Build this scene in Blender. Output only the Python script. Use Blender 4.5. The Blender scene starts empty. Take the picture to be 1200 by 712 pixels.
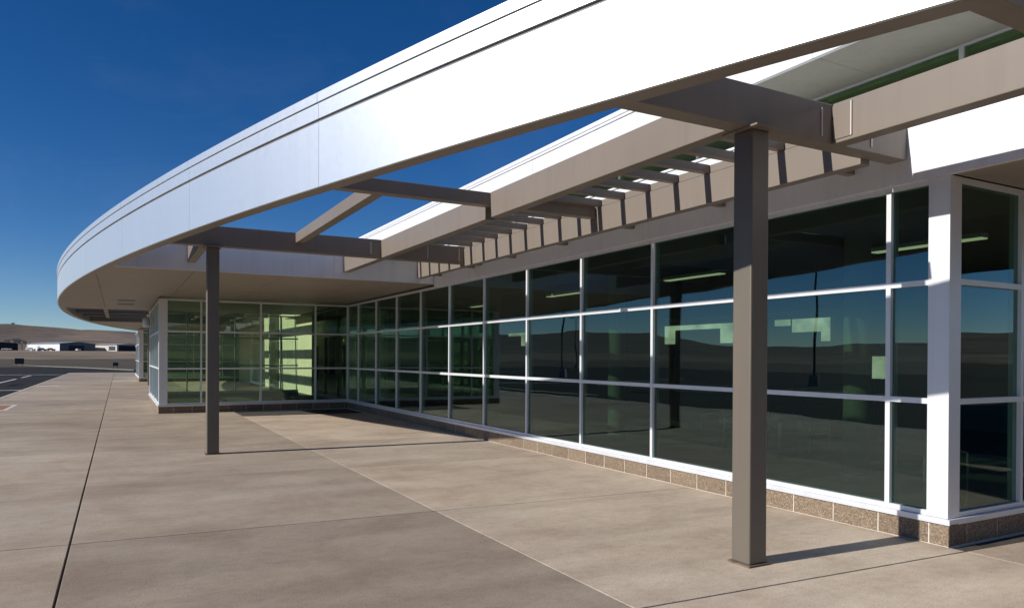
import bpy, math, random
from mathutils import Matrix, Vector, noise
random.seed(7)
scene = bpy.context.scene
COL = scene.collection

# ------------------------------------------------------------------ camera, sky, sun, exposure
SUN_EL = math.radians(28.0)
SUN_TO = Vector((-0.06, -1.0, 0.0)).normalized() * math.cos(SUN_EL) + Vector((0, 0, math.sin(SUN_EL)))

cam_data = bpy.data.cameras.new('camera')
cam = bpy.data.objects.new('camera', cam_data)
COL.objects.link(cam)
cam_data.sensor_width = 36.0
cam_data.lens = 25.406
cam_data.shift_y = 0.0555
cam_data.clip_start = 0.05
cam_data.clip_end = 20000
cam.matrix_world = Matrix(((0.477995, -0.006894, 0.878336, 4.4895),
                           (0.878351, -0.001371, -0.478014, -6.7127),
                           (0.004500, 0.999975, 0.005400, 1.7194),
                           (0, 0, 0, 1)))
scene.camera = cam

world = bpy.data.worlds.new('World')
scene.world = world
world.use_nodes = True
wn = world.node_tree
for n in list(wn.nodes):
    wn.nodes.remove(n)
sky = wn.nodes.new('ShaderNodeTexSky')
sky.sky_type = 'NISHITA'
sky.sun_disc = False
sky.sun_elevation = SUN_EL
sky.sun_rotation = math.atan2(SUN_TO.x, SUN_TO.y)
sky.altitude = 1200
sky.air_density = 0.85
sky.dust_density = 0.0
sky.ozone_density = 4.0
bg = wn.nodes.new('ShaderNodeBackground')
bg.inputs['Strength'].default_value = 0.076
wo = wn.nodes.new('ShaderNodeOutputWorld')
hs = wn.nodes.new('ShaderNodeHueSaturation')     # polarised deep blue, the same over the whole sky
hs.inputs['Saturation'].default_value = 1.28
hs.inputs['Hue'].default_value = 0.508
wn.links.new(sky.outputs[0], hs.inputs['Color'])
# faint high cirrus all over the sky
tcw = wn.nodes.new('ShaderNodeTexCoord')
mpw = wn.nodes.new('ShaderNodeMapping')
mpw.inputs['Scale'].default_value = (1.6, 5.0, 9.0)
mpw.inputs['Rotation'].default_value = (0.1, 0.15, 0.5)
wn.links.new(tcw.outputs['Generated'], mpw.inputs['Vector'])
nzw = wn.nodes.new('ShaderNodeTexNoise')
nzw.inputs['Scale'].default_value = 1.3
nzw.inputs['Detail'].default_value = 8
nzw.inputs['Roughness'].default_value = 0.6
nzw.inputs['Distortion'].default_value = 0.7
wn.links.new(mpw.outputs[0], nzw.inputs['Vector'])
mrw = wn.nodes.new('ShaderNodeMapRange')
mrw.inputs['From Min'].default_value = 0.52
mrw.inputs['From Max'].default_value = 0.80
mrw.inputs['To Max'].default_value = 0.025
wn.links.new(nzw.outputs['Fac'], mrw.inputs['Value'])
mxw = wn.nodes.new('ShaderNodeMix')
mxw.data_type = 'RGBA'
mxw.inputs[7].default_value = (7.0, 7.6, 8.4, 1)
wn.links.new(mrw.outputs[0], mxw.inputs[0])
wn.links.new(hs.outputs[0], mxw.inputs[6])
wn.links.new(mxw.outputs[2], bg.inputs['Color'])
wn.links.new(bg.outputs[0], wo.inputs['Surface'])

sun_data = bpy.data.lights.new('sun', 'SUN')
sun_data.energy = 5.0
sun_data.angle = math.radians(0.53)
sun_data.color = (1.0, 0.955, 0.89)
sun = bpy.data.objects.new('sun', sun_data)
COL.objects.link(sun)
sun.rotation_euler = SUN_TO.to_track_quat('Z', 'Y').to_euler()

scene.view_settings.view_transform = 'Standard'
scene.view_settings.look = 'None'
scene.view_settings.exposure = 0.15
scene.view_settings.gamma = 1.0
scene.view_settings.use_curve_mapping = False
scene.render.engine = 'CYCLES'
scene.cycles.transparent_max_bounces = 24
scene.cycles.max_bounces = 10
scene.cycles.glossy_bounces = 6

# ------------------------------------------------------------------ helpers
BOXF = [(0, 3, 2, 1), (4, 5, 6, 7), (0, 1, 5, 4), (1, 2, 6, 5), (2, 3, 7, 6), (3, 0, 4, 7)]


class MB:
    """collects simple solids, built into one mesh"""
    def __init__(self):
        self.v = []
        self.f = []

    def box(self, x0, x1, y0, y1, z0, z1):
        b = len(self.v)
        self.v += [(x0, y0, z0), (x1, y0, z0), (x1, y1, z0), (x0, y1, z0),
                   (x0, y0, z1), (x1, y0, z1), (x1, y1, z1), (x0, y1, z1)]
        self.f += [tuple(b + i for i in q) for q in BOXF]
        return self

    def prism(self, poly, z0, z1):
        n = len(poly)
        a = sum(poly[i][0] * poly[(i + 1) % n][1] - poly[(i + 1) % n][0] * poly[i][1] for i in range(n))
        if a < 0:
            poly = poly[::-1]
        b = len(self.v)
        self.v += [(p[0], p[1], z0) for p in poly] + [(p[0], p[1], z1) for p in poly]
        self.f.append(tuple(b + i for i in range(n))[::-1])
        self.f.append(tuple(b + n + i for i in range(n)))
        for i in range(n):
            j = (i + 1) % n
            self.f.append((b + i, b + j, b + n + j, b + n + i))
        return self

    def lathe(self, prof, cx=0, cy=0, n=16, caps=True):
        b = len(self.v)
        for r, z in prof:
            for k in range(n):
                a = 2 * math.pi * k / n
                self.v.append((cx + r * math.cos(a), cy + r * math.sin(a), z))
        for i in range(len(prof) - 1):
            for k in range(n):
                k2 = (k + 1) % n
                self.f.append((b + i * n + k, b + i * n + k2, b + (i + 1) * n + k2, b + (i + 1) * n + k))
        if caps:
            self.f.append(tuple(b + k for k in range(n))[::-1])
            self.f.append(tuple(b + (len(prof) - 1) * n + k for k in range(n)))
        return self

    def tube(self, p0, p1, r0, r1=None, n=8):
        r1 = r0 if r1 is None else r1
        p0 = Vector(p0); p1 = Vector(p1)
        d = (p1 - p0).normalized()
        u = d.orthogonal().normalized(); w = d.cross(u)
        b = len(self.v)
        for p, r in ((p0, r0), (p1, r1)):
            for k in range(n):
                a = 2 * math.pi * k / n
                self.v.append(tuple(p + (u * math.cos(a) + w * math.sin(a)) * r))
        for k in range(n):
            k2 = (k + 1) % n
            self.f.append((b + k, b + k2, b + n + k2, b + n + k))
        self.f.append(tuple(b + k for k in range(n))[::-1])
        self.f.append(tuple(b + n + k for k in range(n)))
        return self

    def mesh(self, name, mat=None):
        m = bpy.data.meshes.new(name)
        m.from_pydata(self.v, [], self.f)
        m.update()
        if mat:
            m.materials.append(mat)
        return m


def link(name, mesh, parent=None, loc=None, rotz=0.0):
    """a mesh object; mesh coordinates are world coordinates unless loc is given"""
    o = bpy.data.objects.new(name, mesh)
    COL.objects.link(o)
    if loc is not None:
        o.location = loc
    o.rotation_euler[2] = rotz
    if parent is not None:
        o.parent = parent
        o.matrix_parent_inverse = WORLD[parent.name].inverted()
    WORLD[o.name] = Matrix.Translation(o.location) @ Matrix.Rotation(rotz, 4, 'Z')
    return o


WORLD = {}


def build(name, mb, mat, parent=None, bevel=0.0, smooth=False):
    o = link(name, mb.mesh(name, mat), parent)
    if bevel:
        md = o.modifiers.new('bevel', 'BEVEL')
        md.width = bevel
        md.segments = 2
        md.limit_method = 'ANGLE'
    if smooth:
        for p in o.data.polygons:
            p.use_smooth = True
    return o


def thing(name, label, cat, loc=(0, 0, 0), rotz=0.0, group=None):
    o = bpy.data.objects.new(name, None)
    o.empty_display_size = 0.3
    COL.objects.link(o)
    o.location = loc
    o.rotation_euler[2] = rotz
    WORLD[o.name] = Matrix.Translation(Vector(loc)) @ Matrix.Rotation(rotz, 4, 'Z')
    o['label'] = label
    o['category'] = cat
    if group:
        o['group'] = group
    return o


def tag(o, label, cat, group=None):
    o['label'] = label
    o['category'] = cat
    if group:
        o['group'] = group
    return o


def structure(o, kind='structure'):
    o['kind'] = kind
    return o


# ------------------------------------------------------------------ materials
def new_mat(name):
    m = bpy.data.materials.new(name)
    m.use_nodes = True
    nt = m.node_tree
    p = nt.nodes['Principled BSDF']
    return m, nt, p


def ramp(nt, fac, stops):
    r = nt.nodes.new('ShaderNodeValToRGB')
    e = r.color_ramp.elements
    e[0].position, e[0].color = stops[0][0], (*stops[0][1], 1)
    e[1].position, e[1].color = stops[-1][0], (*stops[-1][1], 1)
    for pos, c in stops[1:-1]:
        k = e.new(pos); k.color = (*c, 1)
    nt.links.new(fac, r.inputs['Fac'])
    return r.outputs['Color']


def coords(nt, scale=(1, 1, 1), kind='Object'):
    tc = nt.nodes.new('ShaderNodeTexCoord')
    mp = nt.nodes.new('ShaderNodeMapping')
    mp.inputs['Scale'].default_value = scale
    nt.links.new(tc.outputs[kind], mp.inputs['Vector'])
    return mp.outputs['Vector']


def world_pos(nt, scale=(1, 1, 1)):
    g = nt.nodes.new('ShaderNodeNewGeometry')
    mp = nt.nodes.new('ShaderNodeMapping')
    mp.inputs['Scale'].default_value = scale
    nt.links.new(g.outputs['Position'], mp.inputs['Vector'])
    return mp.outputs['Vector']


def noise_tex(nt, vec, scale, detail=4, rough=0.55, dist=0.0):
    n = nt.nodes.new('ShaderNodeTexNoise')
    n.inputs['Scale'].default_value = scale
    n.inputs['Detail'].default_value = detail
    n.inputs['Roughness'].default_value = rough
    n.inputs['Distortion'].default_value = dist
    nt.links.new(vec, n.inputs['Vector'])
    return n.outputs['Fac']


def mixc(nt, fac, a, b, mode='MIX'):
    m = nt.nodes.new('ShaderNodeMix')
    m.data_type = 'RGBA'
    m.blend_type = mode
    for sock, val in ((m.inputs[0], fac), (m.inputs[6], a), (m.inputs[7], b)):
        if isinstance(val, (int, float)):
            sock.default_value = val
        elif isinstance(val, tuple):
            sock.default_value = (*val, 1) if len(val) == 3 else val
        else:
            nt.links.new(val, sock)
    return m.outputs[2]


def math_node(nt, op, a, b=None):
    m = nt.nodes.new('ShaderNodeMath')
    m.operation = op
    for i, val in enumerate((a, b)):
        if val is None:
            continue
        if isinstance(val, (int, float)):
            m.inputs[i].default_value = val
        else:
            nt.links.new(val, m.inputs[i])
    return m.outputs[0]


def bump(nt, p, height, strength, distance=0.01):
    b = nt.nodes.new('ShaderNodeBump')
    b.inputs['Strength'].default_value = strength
    b.inputs['Distance'].default_value = distance
    nt.links.new(height, b.inputs['Height'])
    nt.links.new(b.outputs['Normal'], p.inputs['Normal'])


def painted(name, col, rough, metallic=0.0, var=0.06, streak=0.7):
    m, nt, p = new_mat(name)
    v = world_pos(nt)
    n = noise_tex(nt, v, 0.9, 5)
    n2 = noise_tex(nt, v, 14.0, 4)
    lo = tuple(c * (1 - var) for c in col); hi = tuple(min(1, c * (1 + var)) for c in col)
    c = ramp(nt, n, [(0.3, lo), (0.7, hi)])
    c = mixc(nt, math_node(nt, 'MULTIPLY', n2, 0.10), c, tuple(x * 0.72 for x in col))
    nt.links.new(c, p.inputs['Base Color'])
    p.inputs['Metallic'].default_value = metallic
    r = math_node(nt, 'MULTIPLY_ADD', n2, 0.04)
    nt.nodes[-1].inputs[2].default_value = rough - 0.02
    nt.links.new(r, p.inputs['Roughness'])
    st = noise_tex(nt, world_pos(nt, (5.0, 5.0, 0.35)), 1.2, 5, 0.6)
    sc = ramp(nt, st, [(0.30, (0.90, 0.89, 0.88)), (0.5, (1, 1, 1))])
    c = mixc(nt, streak, c, sc, 'MULTIPLY')
    nt.links.new(c, p.inputs['Base Color'])
    bump(nt, p, n, 0.02, 0.02)
    return m


def concrete_mat(name='concrete', k=1.0):
    m, nt, p = new_mat(name)
    w = world_pos(nt)
    ws = world_pos(nt, (1.0, 0.30, 1.0))       # broom strokes across the walk
    wl = world_pos(nt, (0.6, 0.16, 1.0))
    big = noise_tex(nt, w, 0.28, 5, 0.6, 0.4)
    mid = noise_tex(nt, ws, 2.0, 6, 0.62, 0.3)
    streak = noise_tex(nt, wl, 1.6, 5, 0.6)
    fine = noise_tex(nt, w, 60, 4, 0.7)
    broom = noise_tex(nt, world_pos(nt, (60, 1.4, 1)), 1.5, 3, 0.6)
    oi = nt.nodes.new('ShaderNodeObjectInfo')
    c = ramp(nt, big, [(0.28, (0.306 * k, 0.243 * k, 0.183 * k)), (0.5, (0.368 * k, 0.302 * k, 0.233 * k)), (0.74, (0.416 * k, 0.352 * k, 0.280 * k))])
    c2 = ramp(nt, mid, [(0.32, (0.84, 0.83, 0.82)), (0.52, (0.98, 0.98, 0.98)), (0.72, (1.07, 1.07, 1.07))])
    c = mixc(nt, 1.0, c, c2, 'MULTIPLY')
    c3 = ramp(nt, streak, [(0.34, (0.85, 0.84, 0.83)), (0.5, (1, 1, 1)), (0.7, (1.09, 1.10, 1.09))])
    c = mixc(nt, 0.75, c, c3, 'MULTIPLY')
    c4 = ramp(nt, oi.outputs['Random'], [(0.0, (0.86, 0.85, 0.85)), (1.0, (1.10, 1.09, 1.08))])
    c = mixc(nt, 1.0, c, c4, 'MULTIPLY')
    c5 = ramp(nt, fine, [(0.32, (0.68, 0.67, 0.66)), (0.5, (1.0, 1.0, 1.0)), (0.68, (1.16, 1.16, 1.16))])
    c = mixc(nt, 0.8, c, c5, 'MULTIPLY')
    grit = noise_tex(nt, world_pos(nt, (1.0, 0.55, 1.0)), 13, 6, 0.75)
    c6 = ramp(nt, grit, [(0.30, (0.80, 0.79, 0.78)), (0.5, (1.0, 1.0, 1.0)), (0.70, (1.10, 1.10, 1.10))])
    c = mixc(nt, 0.8, c, c6, 'MULTIPLY')
    spot = noise_tex(nt, w, 22, 2, 0.5)
    sp = ramp(nt, spot, [(0.17, (0.35, 0.33, 0.31)), (0.20, (1, 1, 1))])
    c = mixc(nt, 0.7, c, sp, 'MULTIPLY')
    blot = noise_tex(nt, w, 1.1, 5, 0.65, 0.6)
    bl = ramp(nt, blot, [(0.34, (0.88, 0.84, 0.82)), (0.5, (1, 1, 1)), (0.66, (1.06, 1.07, 1.07))])
    c = mixc(nt, 0.9, c, bl, 'MULTIPLY')
    nt.links.new(c, p.inputs['Base Color'])
    p.inputs['Roughness'].default_value = 0.78
    h = math_node(nt, 'ADD', math_node(nt, 'MULTIPLY', fine, 0.5), math_node(nt, 'MULTIPLY', broom, 0.5))
    bump(nt, p, h, 0.16, 0.004)
    return m


def block_mat():
    m, nt, p = new_mat('ground_face_block')
    v = world_pos(nt)
    vo = nt.nodes.new('ShaderNodeTexVoronoi')
    vo.inputs['Scale'].default_value = 85
    nt.links.new(v, vo.inputs['Vector'])
    n = noise_tex(nt, v, 45, 5, 0.7)
    c = ramp(nt, vo.outputs['Color'], [(0.15, (0.085, 0.062, 0.042)), (0.45, (0.185, 0.138, 0.095)), (0.7, (0.255, 0.195, 0.135)), (0.95, (0.38, 0.32, 0.25))])
    c = mixc(nt, math_node(nt, 'MULTIPLY', n, 0.6), c, (0.195, 0.145, 0.098))
    oi = nt.nodes.new('ShaderNodeObjectInfo')
    t = ramp(nt, oi.outputs['Random'], [(0, (0.85, 0.83, 0.82)), (1, (1.12, 1.1, 1.08))])
    c = mixc(nt, 1.0, c, t, 'MULTIPLY')
    nt.links.new(c, p.inputs['Base Color'])
    p.inputs['Roughness'].default_value = 0.85
    bump(nt, p, n, 0.6, 0.006)
    return m


def glass_mat(name, tint, ior=1.95):
    m = bpy.data.materials.new(name)
    m.use_nodes = True
    nt = m.node_tree
    for n in list(nt.nodes):
        nt.nodes.remove(n)
    out = nt.nodes.new('ShaderNodeOutputMaterial')
    tr = nt.nodes.new('ShaderNodeBsdfTransparent')
    tr.inputs[0].default_value = (*tint, 1)
    gl = nt.nodes.new('ShaderNodeBsdfGlossy')
    gl.inputs['Roughness'].default_value = 0.0
    gl.inputs['Color'].default_value = (0.78, 0.95, 1.0, 1)
    g = nt.nodes.new('ShaderNodeNewGeometry')
    vm = nt.nodes.new('ShaderNodeVectorMath')
    vm.operation = 'DOT_PRODUCT'
    nt.links.new(g.outputs['Incoming'], vm.inputs[0])
    nt.links.new(g.outputs['Normal'], vm.inputs[1])
    cosv = math_node(nt, 'ABSOLUTE', vm.outputs['Value'])
    f0 = ((ior - 1) / (ior + 1)) ** 2          # Schlick reflectance, the same from both sides of the sheet
    fres = math_node(nt, 'ADD', math_node(nt, 'MULTIPLY', math_node(nt, 'POWER', math_node(nt, 'SUBTRACT', 1.0, cosv), 5.0), 1 - f0), f0)
    mx = nt.nodes.new('ShaderNodeMixShader')
    oi = nt.nodes.new('ShaderNodeObjectInfo')
    wv = nt.nodes.new('ShaderNodeVectorMath')
    wv.operation = 'ADD'
    cb = nt.nodes.new('ShaderNodeCombineXYZ')
    nt.links.new(math_node(nt, 'MULTIPLY', oi.outputs['Random'], 90.0), cb.inputs[0])
    nt.links.new(world_pos(nt), wv.inputs[0])
    nt.links.new(cb.outputs[0], wv.inputs[1])
    nz = noise_tex(nt, wv.outputs[0], 0.55, 2, 0.45)
    b = nt.nodes.new('ShaderNodeBump')
    b.inputs['Strength'].default_value = 0.10
    b.inputs['Distance'].default_value = 0.05
    nt.links.new(nz, b.inputs['Height'])
    nt.links.new(b.outputs[0], gl.inputs['Normal'])
    nt.links.new(fres, mx.inputs[0])
    nt.links.new(tr.outputs[0], mx.inputs[1])
    nt.links.new(gl.outputs[0], mx.inputs[2])
    nt.links.new(mx.outputs[0], out.inputs['Surface'])
    return m


def emit_mat(name, col, s):
    m, nt, p = new_mat(name)
    p.inputs['Base Color'].default_value = (0.8, 0.8, 0.8, 1)
    p.inputs['Emission Color'].default_value = (*col, 1)
    p.inputs['Emission Strength'].default_value = s
    return m


def rough_mat(name, stops, scale, rough=0.9, stretch=(1, 1, 1), bstr=0.2, bdist=0.02):
    m, nt, p = new_mat(name)
    v = world_pos(nt, stretch)
    n = noise_tex(nt, v, scale, 6, 0.62, 0.3)
    c = ramp(nt, n, stops)
    nt.links.new(c, p.inputs['Base Color'])
    p.inputs['Roughness'].default_value = rough
    bump(nt, p, n, bstr, bdist)
    return m


def asphalt_mat():
    m, nt, p = new_mat('asphalt')
    w = world_pos(nt)
    a = noise_tex(nt, w, 0.15, 5, 0.6)
    f = noise_tex(nt, w, 35, 4, 0.7)
    c = ramp(nt, a, [(0.3, (0.018, 0.018, 0.019)), (0.7, (0.034, 0.034, 0.033))])
    c2 = ramp(nt, f, [(0.3, (0.75, 0.75, 0.75)), (0.7, (1.2, 1.2, 1.2))])
    c = mixc(nt, 0.8, c, c2, 'MULTIPLY')
    nt.links.new(c, p.inputs['Base Color'])
    p.inputs['Roughness'].default_value = 1.0
    p.inputs['Specular IOR Level'].default_value = 0.12
    bump(nt, p, f, 0.3, 0.005)
    return m


def terrain_mat():
    """dry grass field near, mown verge, tan hillsides beyond; zones follow distance on the ground"""
    m, nt, p = new_mat('dry_grassland')
    g = nt.nodes.new('ShaderNodeNewGeometry')
    sep = nt.nodes.new('ShaderNodeSeparateXYZ')
    nt.links.new(g.outputs['Position'], sep.inputs[0])
    r = math_node(nt, 'SQRT', math_node(nt, 'ADD', math_node(nt, 'POWER', math_node(nt, 'ABSOLUTE', sep.outputs[0]), 2.0),
                                        math_node(nt, 'POWER', math_node(nt, 'ABSOLUTE', sep.outputs[1]), 2.0)))
    wob = noise_tex(nt, world_pos(nt), 0.02, 4, 0.6)
    r = math_node(nt, 'ADD', r, math_node(nt, 'MULTIPLY', math_node(nt, 'SUBTRACT', wob, 0.5), 60.0))
    zone = math_node(nt, 'DIVIDE', r, 1000.0)
    base = ramp(nt, zone, [(0.10, (0.052, 0.037, 0.018)), (0.20, (0.062, 0.044, 0.022)), (0.225, (0.225, 0.165, 0.105)),
                           (0.40, (0.250, 0.182, 0.118)), (0.62, (0.150, 0.112, 0.078)), (0.9, (0.165, 0.118, 0.084))])
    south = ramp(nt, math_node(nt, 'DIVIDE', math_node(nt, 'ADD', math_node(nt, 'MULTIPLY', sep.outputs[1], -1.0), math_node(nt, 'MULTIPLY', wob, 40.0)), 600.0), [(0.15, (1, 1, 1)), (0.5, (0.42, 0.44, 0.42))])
    base = mixc(nt, 1.0, base, south, 'MULTIPLY')      # backlit darkness of the southern land, painted into its colour
    mott = noise_tex(nt, world_pos(nt, (1, 1, 1)), 0.006, 8, 0.62, 0.8)
    mc = ramp(nt, mott, [(0.30, (0.50, 0.55, 0.58)), (0.48, (0.95, 0.95, 0.95)), (0.68, (1.25, 1.18, 1.08))])
    c = mixc(nt, 1.0, base, mc, 'MULTIPLY')
    gul = noise_tex(nt, world_pos(nt, (1, 1, 3)), 0.022, 7, 0.66, 1.2)
    gc = ramp(nt, gul, [(0.34, (0.58, 0.60, 0.60)), (0.5, (1, 1, 1)), (0.66, (1.28, 1.22, 1.12))])
    c = mixc(nt, 0.85, c, gc, 'MULTIPLY')
    m2 = noise_tex(nt, world_pos(nt), 0.12, 6, 0.65)
    mc2 = ramp(nt, m2, [(0.3, (0.75, 0.76, 0.76)), (0.7, (1.15, 1.13, 1.1))])
    c = mixc(nt, 0.8, c, mc2, 'MULTIPLY')
    sage = noise_tex(nt, world_pos(nt), 0.045, 4, 0.7)
    sg = ramp(nt, sage, [(0.56, (1, 1, 1)), (0.66, (0.62, 0.66, 0.62))])
    c = mixc(nt, 0.8, c, sg, 'MULTIPLY')
    nt.links.new(c, p.inputs['Base Color'])
    p.inputs['Roughness'].default_value = 0.95
    bump(nt, p, m2, 0.5, 0.8)
    return m


M = {}
M['white'] = painted('white_metal_panel', (0.75, 0.775, 0.79), 0.42, 0.92, 0.008, 0.25)
M['upper_white'] = painted('pale_metal_panel', (0.78, 0.79, 0.805), 0.42, 0.2, 0.015)
M['trim_dark'] = painted('dark_reveal', (0.17, 0.17, 0.17), 0.6)
M['taupe'] = painted('taupe_painted_steel', (0.200, 0.168, 0.138), 0.42, 0.0, 0.05)
M['bronze'] = painted('bronze_painted_steel', (0.135, 0.114, 0.090), 0.42, 0.0, 0.05)
M['weld'] = painted('bright_primed_plate', (0.62, 0.58, 0.53), 0.4, 0.2, 0.1)
M['soffit'] = painted('tan_soffit_panel', (0.30, 0.258, 0.220), 0.55, 0.0, 0.04)
M['upper_soffit'] = painted('pale_soffit_panel', (0.33, 0.325, 0.27), 0.6, 0.0, 0.05)
M['alu'] = painted('clear_anodised_aluminium', (0.74, 0.755, 0.775), 0.36, 0.25, 0.03)
M['sill'] = painted('aluminium_sill_flashing', (0.70, 0.725, 0.76), 0.38, 0.3, 0.05)
M['glass'] = glass_mat('green_tinted_glass', (0.49, 0.61, 0.52))
M['wing_glass'] = glass_mat('pale_green_glass', (0.69, 0.79, 0.66), 1.65)
M['clear_glass'] = glass_mat('clear_glass', (0.93, 0.96, 0.94), 1.5)
M['concrete'] = concrete_mat()
M['concrete_pale'] = concrete_mat('paler_concrete_pour', 1.36)
M['joint'] = rough_mat('joint_sealant', [(0.3, (0.035, 0.030, 0.026)), (0.7, (0.075, 0.064, 0.054))], 8)
M['block'] = block_mat()
M['mortar'] = rough_mat('mortar', [(0.3, (0.46, 0.42, 0.36)), (0.7, (0.62, 0.57, 0.50))], 20)
M['asphalt'] = asphalt_mat()
M['line'] = rough_mat('road_paint', [(0.3, (0.42, 0.42, 0.40)), (0.6, (0.72, 0.72, 0.70))], 1.2)
M['kerb'] = rough_mat('kerb_concrete', [(0.3, (0.33, 0.30, 0.26)), (0.7, (0.47, 0.43, 0.38))], 1.5)
M['kerb_grey'] = rough_mat('weathered_kerb', [(0.3, (0.14, 0.13, 0.11)), (0.7, (0.22, 0.20, 0.17))], 1.5)
M['red'] = rough_mat('brick_red_tactile_paving', [(0.3, (0.24, 0.10, 0.065)), (0.7, (0.34, 0.15, 0.10))], 12)
M['ramp'] = rough_mat('pale_ramp_concrete', [(0.3, (0.50, 0.45, 0.39)), (0.7, (0.62, 0.57, 0.50))], 2)
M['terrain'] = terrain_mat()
M['roofing'] = rough_mat('grey_roof_membrane', [(0.3, (0.40, 0.40, 0.39)), (0.7, (0.52, 0.52, 0.50))], 1.0)
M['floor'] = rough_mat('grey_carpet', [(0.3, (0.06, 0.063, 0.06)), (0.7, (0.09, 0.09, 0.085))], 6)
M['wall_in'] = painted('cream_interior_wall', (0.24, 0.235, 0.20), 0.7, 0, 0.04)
M['cream_ext'] = painted('pale_yellow_render', (0.66, 0.63, 0.45), 0.8, 0, 0.04)
M['bulk'] = painted('charcoal_bulkhead', (0.07, 0.075, 0.075), 0.6)
M['wall_lime'] = painted('lime_interior_wall', (0.66, 0.70, 0.34), 0.7, 0, 0.04)
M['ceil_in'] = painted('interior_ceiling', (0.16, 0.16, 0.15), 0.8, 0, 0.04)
M['wood'] = rough_mat('honey_wood_band', [(0.3, (0.42, 0.26, 0.10)), (0.7, (0.58, 0.38, 0.17))], 3, 0.5, (0.3, 3, 8), 0.05)
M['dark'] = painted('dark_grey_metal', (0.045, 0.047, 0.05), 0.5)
M['seat'] = painted('black_vinyl', (0.03, 0.03, 0.032), 0.45)
M['chrome'] = painted('polished_chrome', (0.75, 0.75, 0.75), 0.18, 1.0)
M['lamp'] = emit_mat('lit_diffuser', (1.0, 0.90, 0.62), 0.85)
M['panel'] = emit_mat('added_glow_patch', (1.0, 0.97, 0.80), 1.05)  # made-up glow for the bright patches deep in the hall
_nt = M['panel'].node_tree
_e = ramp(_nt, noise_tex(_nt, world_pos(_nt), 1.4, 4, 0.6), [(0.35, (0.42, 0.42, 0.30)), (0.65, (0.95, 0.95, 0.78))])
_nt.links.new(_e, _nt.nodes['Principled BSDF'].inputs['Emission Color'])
M['galv'] = painted('galvanised_steel', (0.45, 0.46, 0.47), 0.45, 0.6)
M['h_white'] = painted('white_corrugated_cladding', (0.70, 0.73, 0.76), 0.5)
M['h_blue'] = painted('slate_blue_cladding', (0.075, 0.095, 0.125), 0.5)
M['h_cream'] = painted('cream_cladding', (0.60, 0.55, 0.44), 0.5)
M['h_dark'] = painted('dark_doorway', (0.012, 0.014, 0.02), 0.7)
M['h_roof'] = painted('grey_sheet_roof', (0.30, 0.31, 0.32), 0.5)
M['bark'] = rough_mat('grey_bark', [(0.3, (0.13, 0.11, 0.09)), (0.7, (0.22, 0.19, 0.16))], 5)
M['carwhite'] = painted('white_car_paint', (0.75, 0.75, 0.75), 0.3)
M['carblue'] = painted('dark_blue_car_paint', (0.03, 0.05, 0.10), 0.3)
M['carred'] = painted('dark_red_car_paint', (0.20, 0.03, 0.03), 0.3)
M['rubber'] = painted('black_rubber', (0.02, 0.02, 0.02), 0.8)

# ------------------------------------------------------------------ ground and terrain
def fbm(x, y, s, o=5):
    v = 0; a = 1; t = 0
    for _ in range(o):
        v += a * noise.noise((x * s, y * s, 3.7)); t += a
        a *= 0.5; s *= 2.03
    return v / t


def sstep(a, b, x):
    t = min(1, max(0, (x - a) / (b - a)))
    return t * t * (3 - 2 * t)


def terrain_h(x, y):
    r = math.hypot(x, y)
    z = -0.16
    z += 4.1 * sstep(105, 470, r) + 5.5 * sstep(480, 900, r)
    if r > 600:
        amp = sstep(750, 2600, r)
        th = math.atan2(y, x)
        ridge = 62 + 13 * math.sin(3 * th + 0.6) + 17 * math.sin(5 * th + 2.1) + 7 * math.sin(9 * th)
        west = math.exp(-((abs(th) - math.pi) / 0.35) ** 2)
        ridge = ridge * (1 - west) + west * (66 - 48 * (y + 40) / max(r, 1) * 1.0)
        deg = math.degrees(th)
        if -178 < deg < -20:
            prof = [(-178, 60), (-165, 52), (-155, 52), (-150, 62), (-146, 76), (-141, 74), (-138, 52), (-135, 30), (-131, 22), (-120, 20), (-100, 34), (-80, 50), (-50, 40), (-20, 50)]
            for (a0, h0), (a1, h1) in zip(prof, prof[1:]):
                if a0 <= deg <= a1:
                    south = h0 + (h1 - h0) * sstep(a0, a1, deg)
            w = sstep(-178, -168, deg) * (1 - sstep(-35, -20, deg))
            ridge = ridge * (1 - w) + south * w
        z += amp * (ridge + 34 * fbm(x, y, 1 / 900) + 20 * fbm(x + 500, y, 1 / 300, 4))
        z -= 60 * sstep(3200, 5200, r)
    return z


def make_ground():
    radii = [0.0, 40, 80, 105]
    r = 105.0
    while r < 5200:
        r *= 1.032
        radii.append(r)
    n = 720
    v = [(0, 0, -0.16)]
    f = []
    for rr in radii[1:]:
        for k in range(n):
            a = 2 * math.pi * k / n
            x, y = rr * math.cos(a), rr * math.sin(a)
            v.append((x, y, terrain_h(x, y)))
    for k in range(n):
        f.append((0, 1 + k, 1 + (k + 1) % n))
    for i in range(len(radii) - 2):
        b0 = 1 + i * n; b1 = b0 + n
        for k in range(n):
            k2 = (k + 1) % n
            f.append((b0 + k, b1 + k, b1 + k2, b0 + k2))
    me = bpy.data.meshes.new('ground')
    me.from_pydata(v, [], f)
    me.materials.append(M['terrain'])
    for p in me.polygons:
        p.use_smooth = True
    return structure(link('ground', me))


make_ground()

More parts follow.
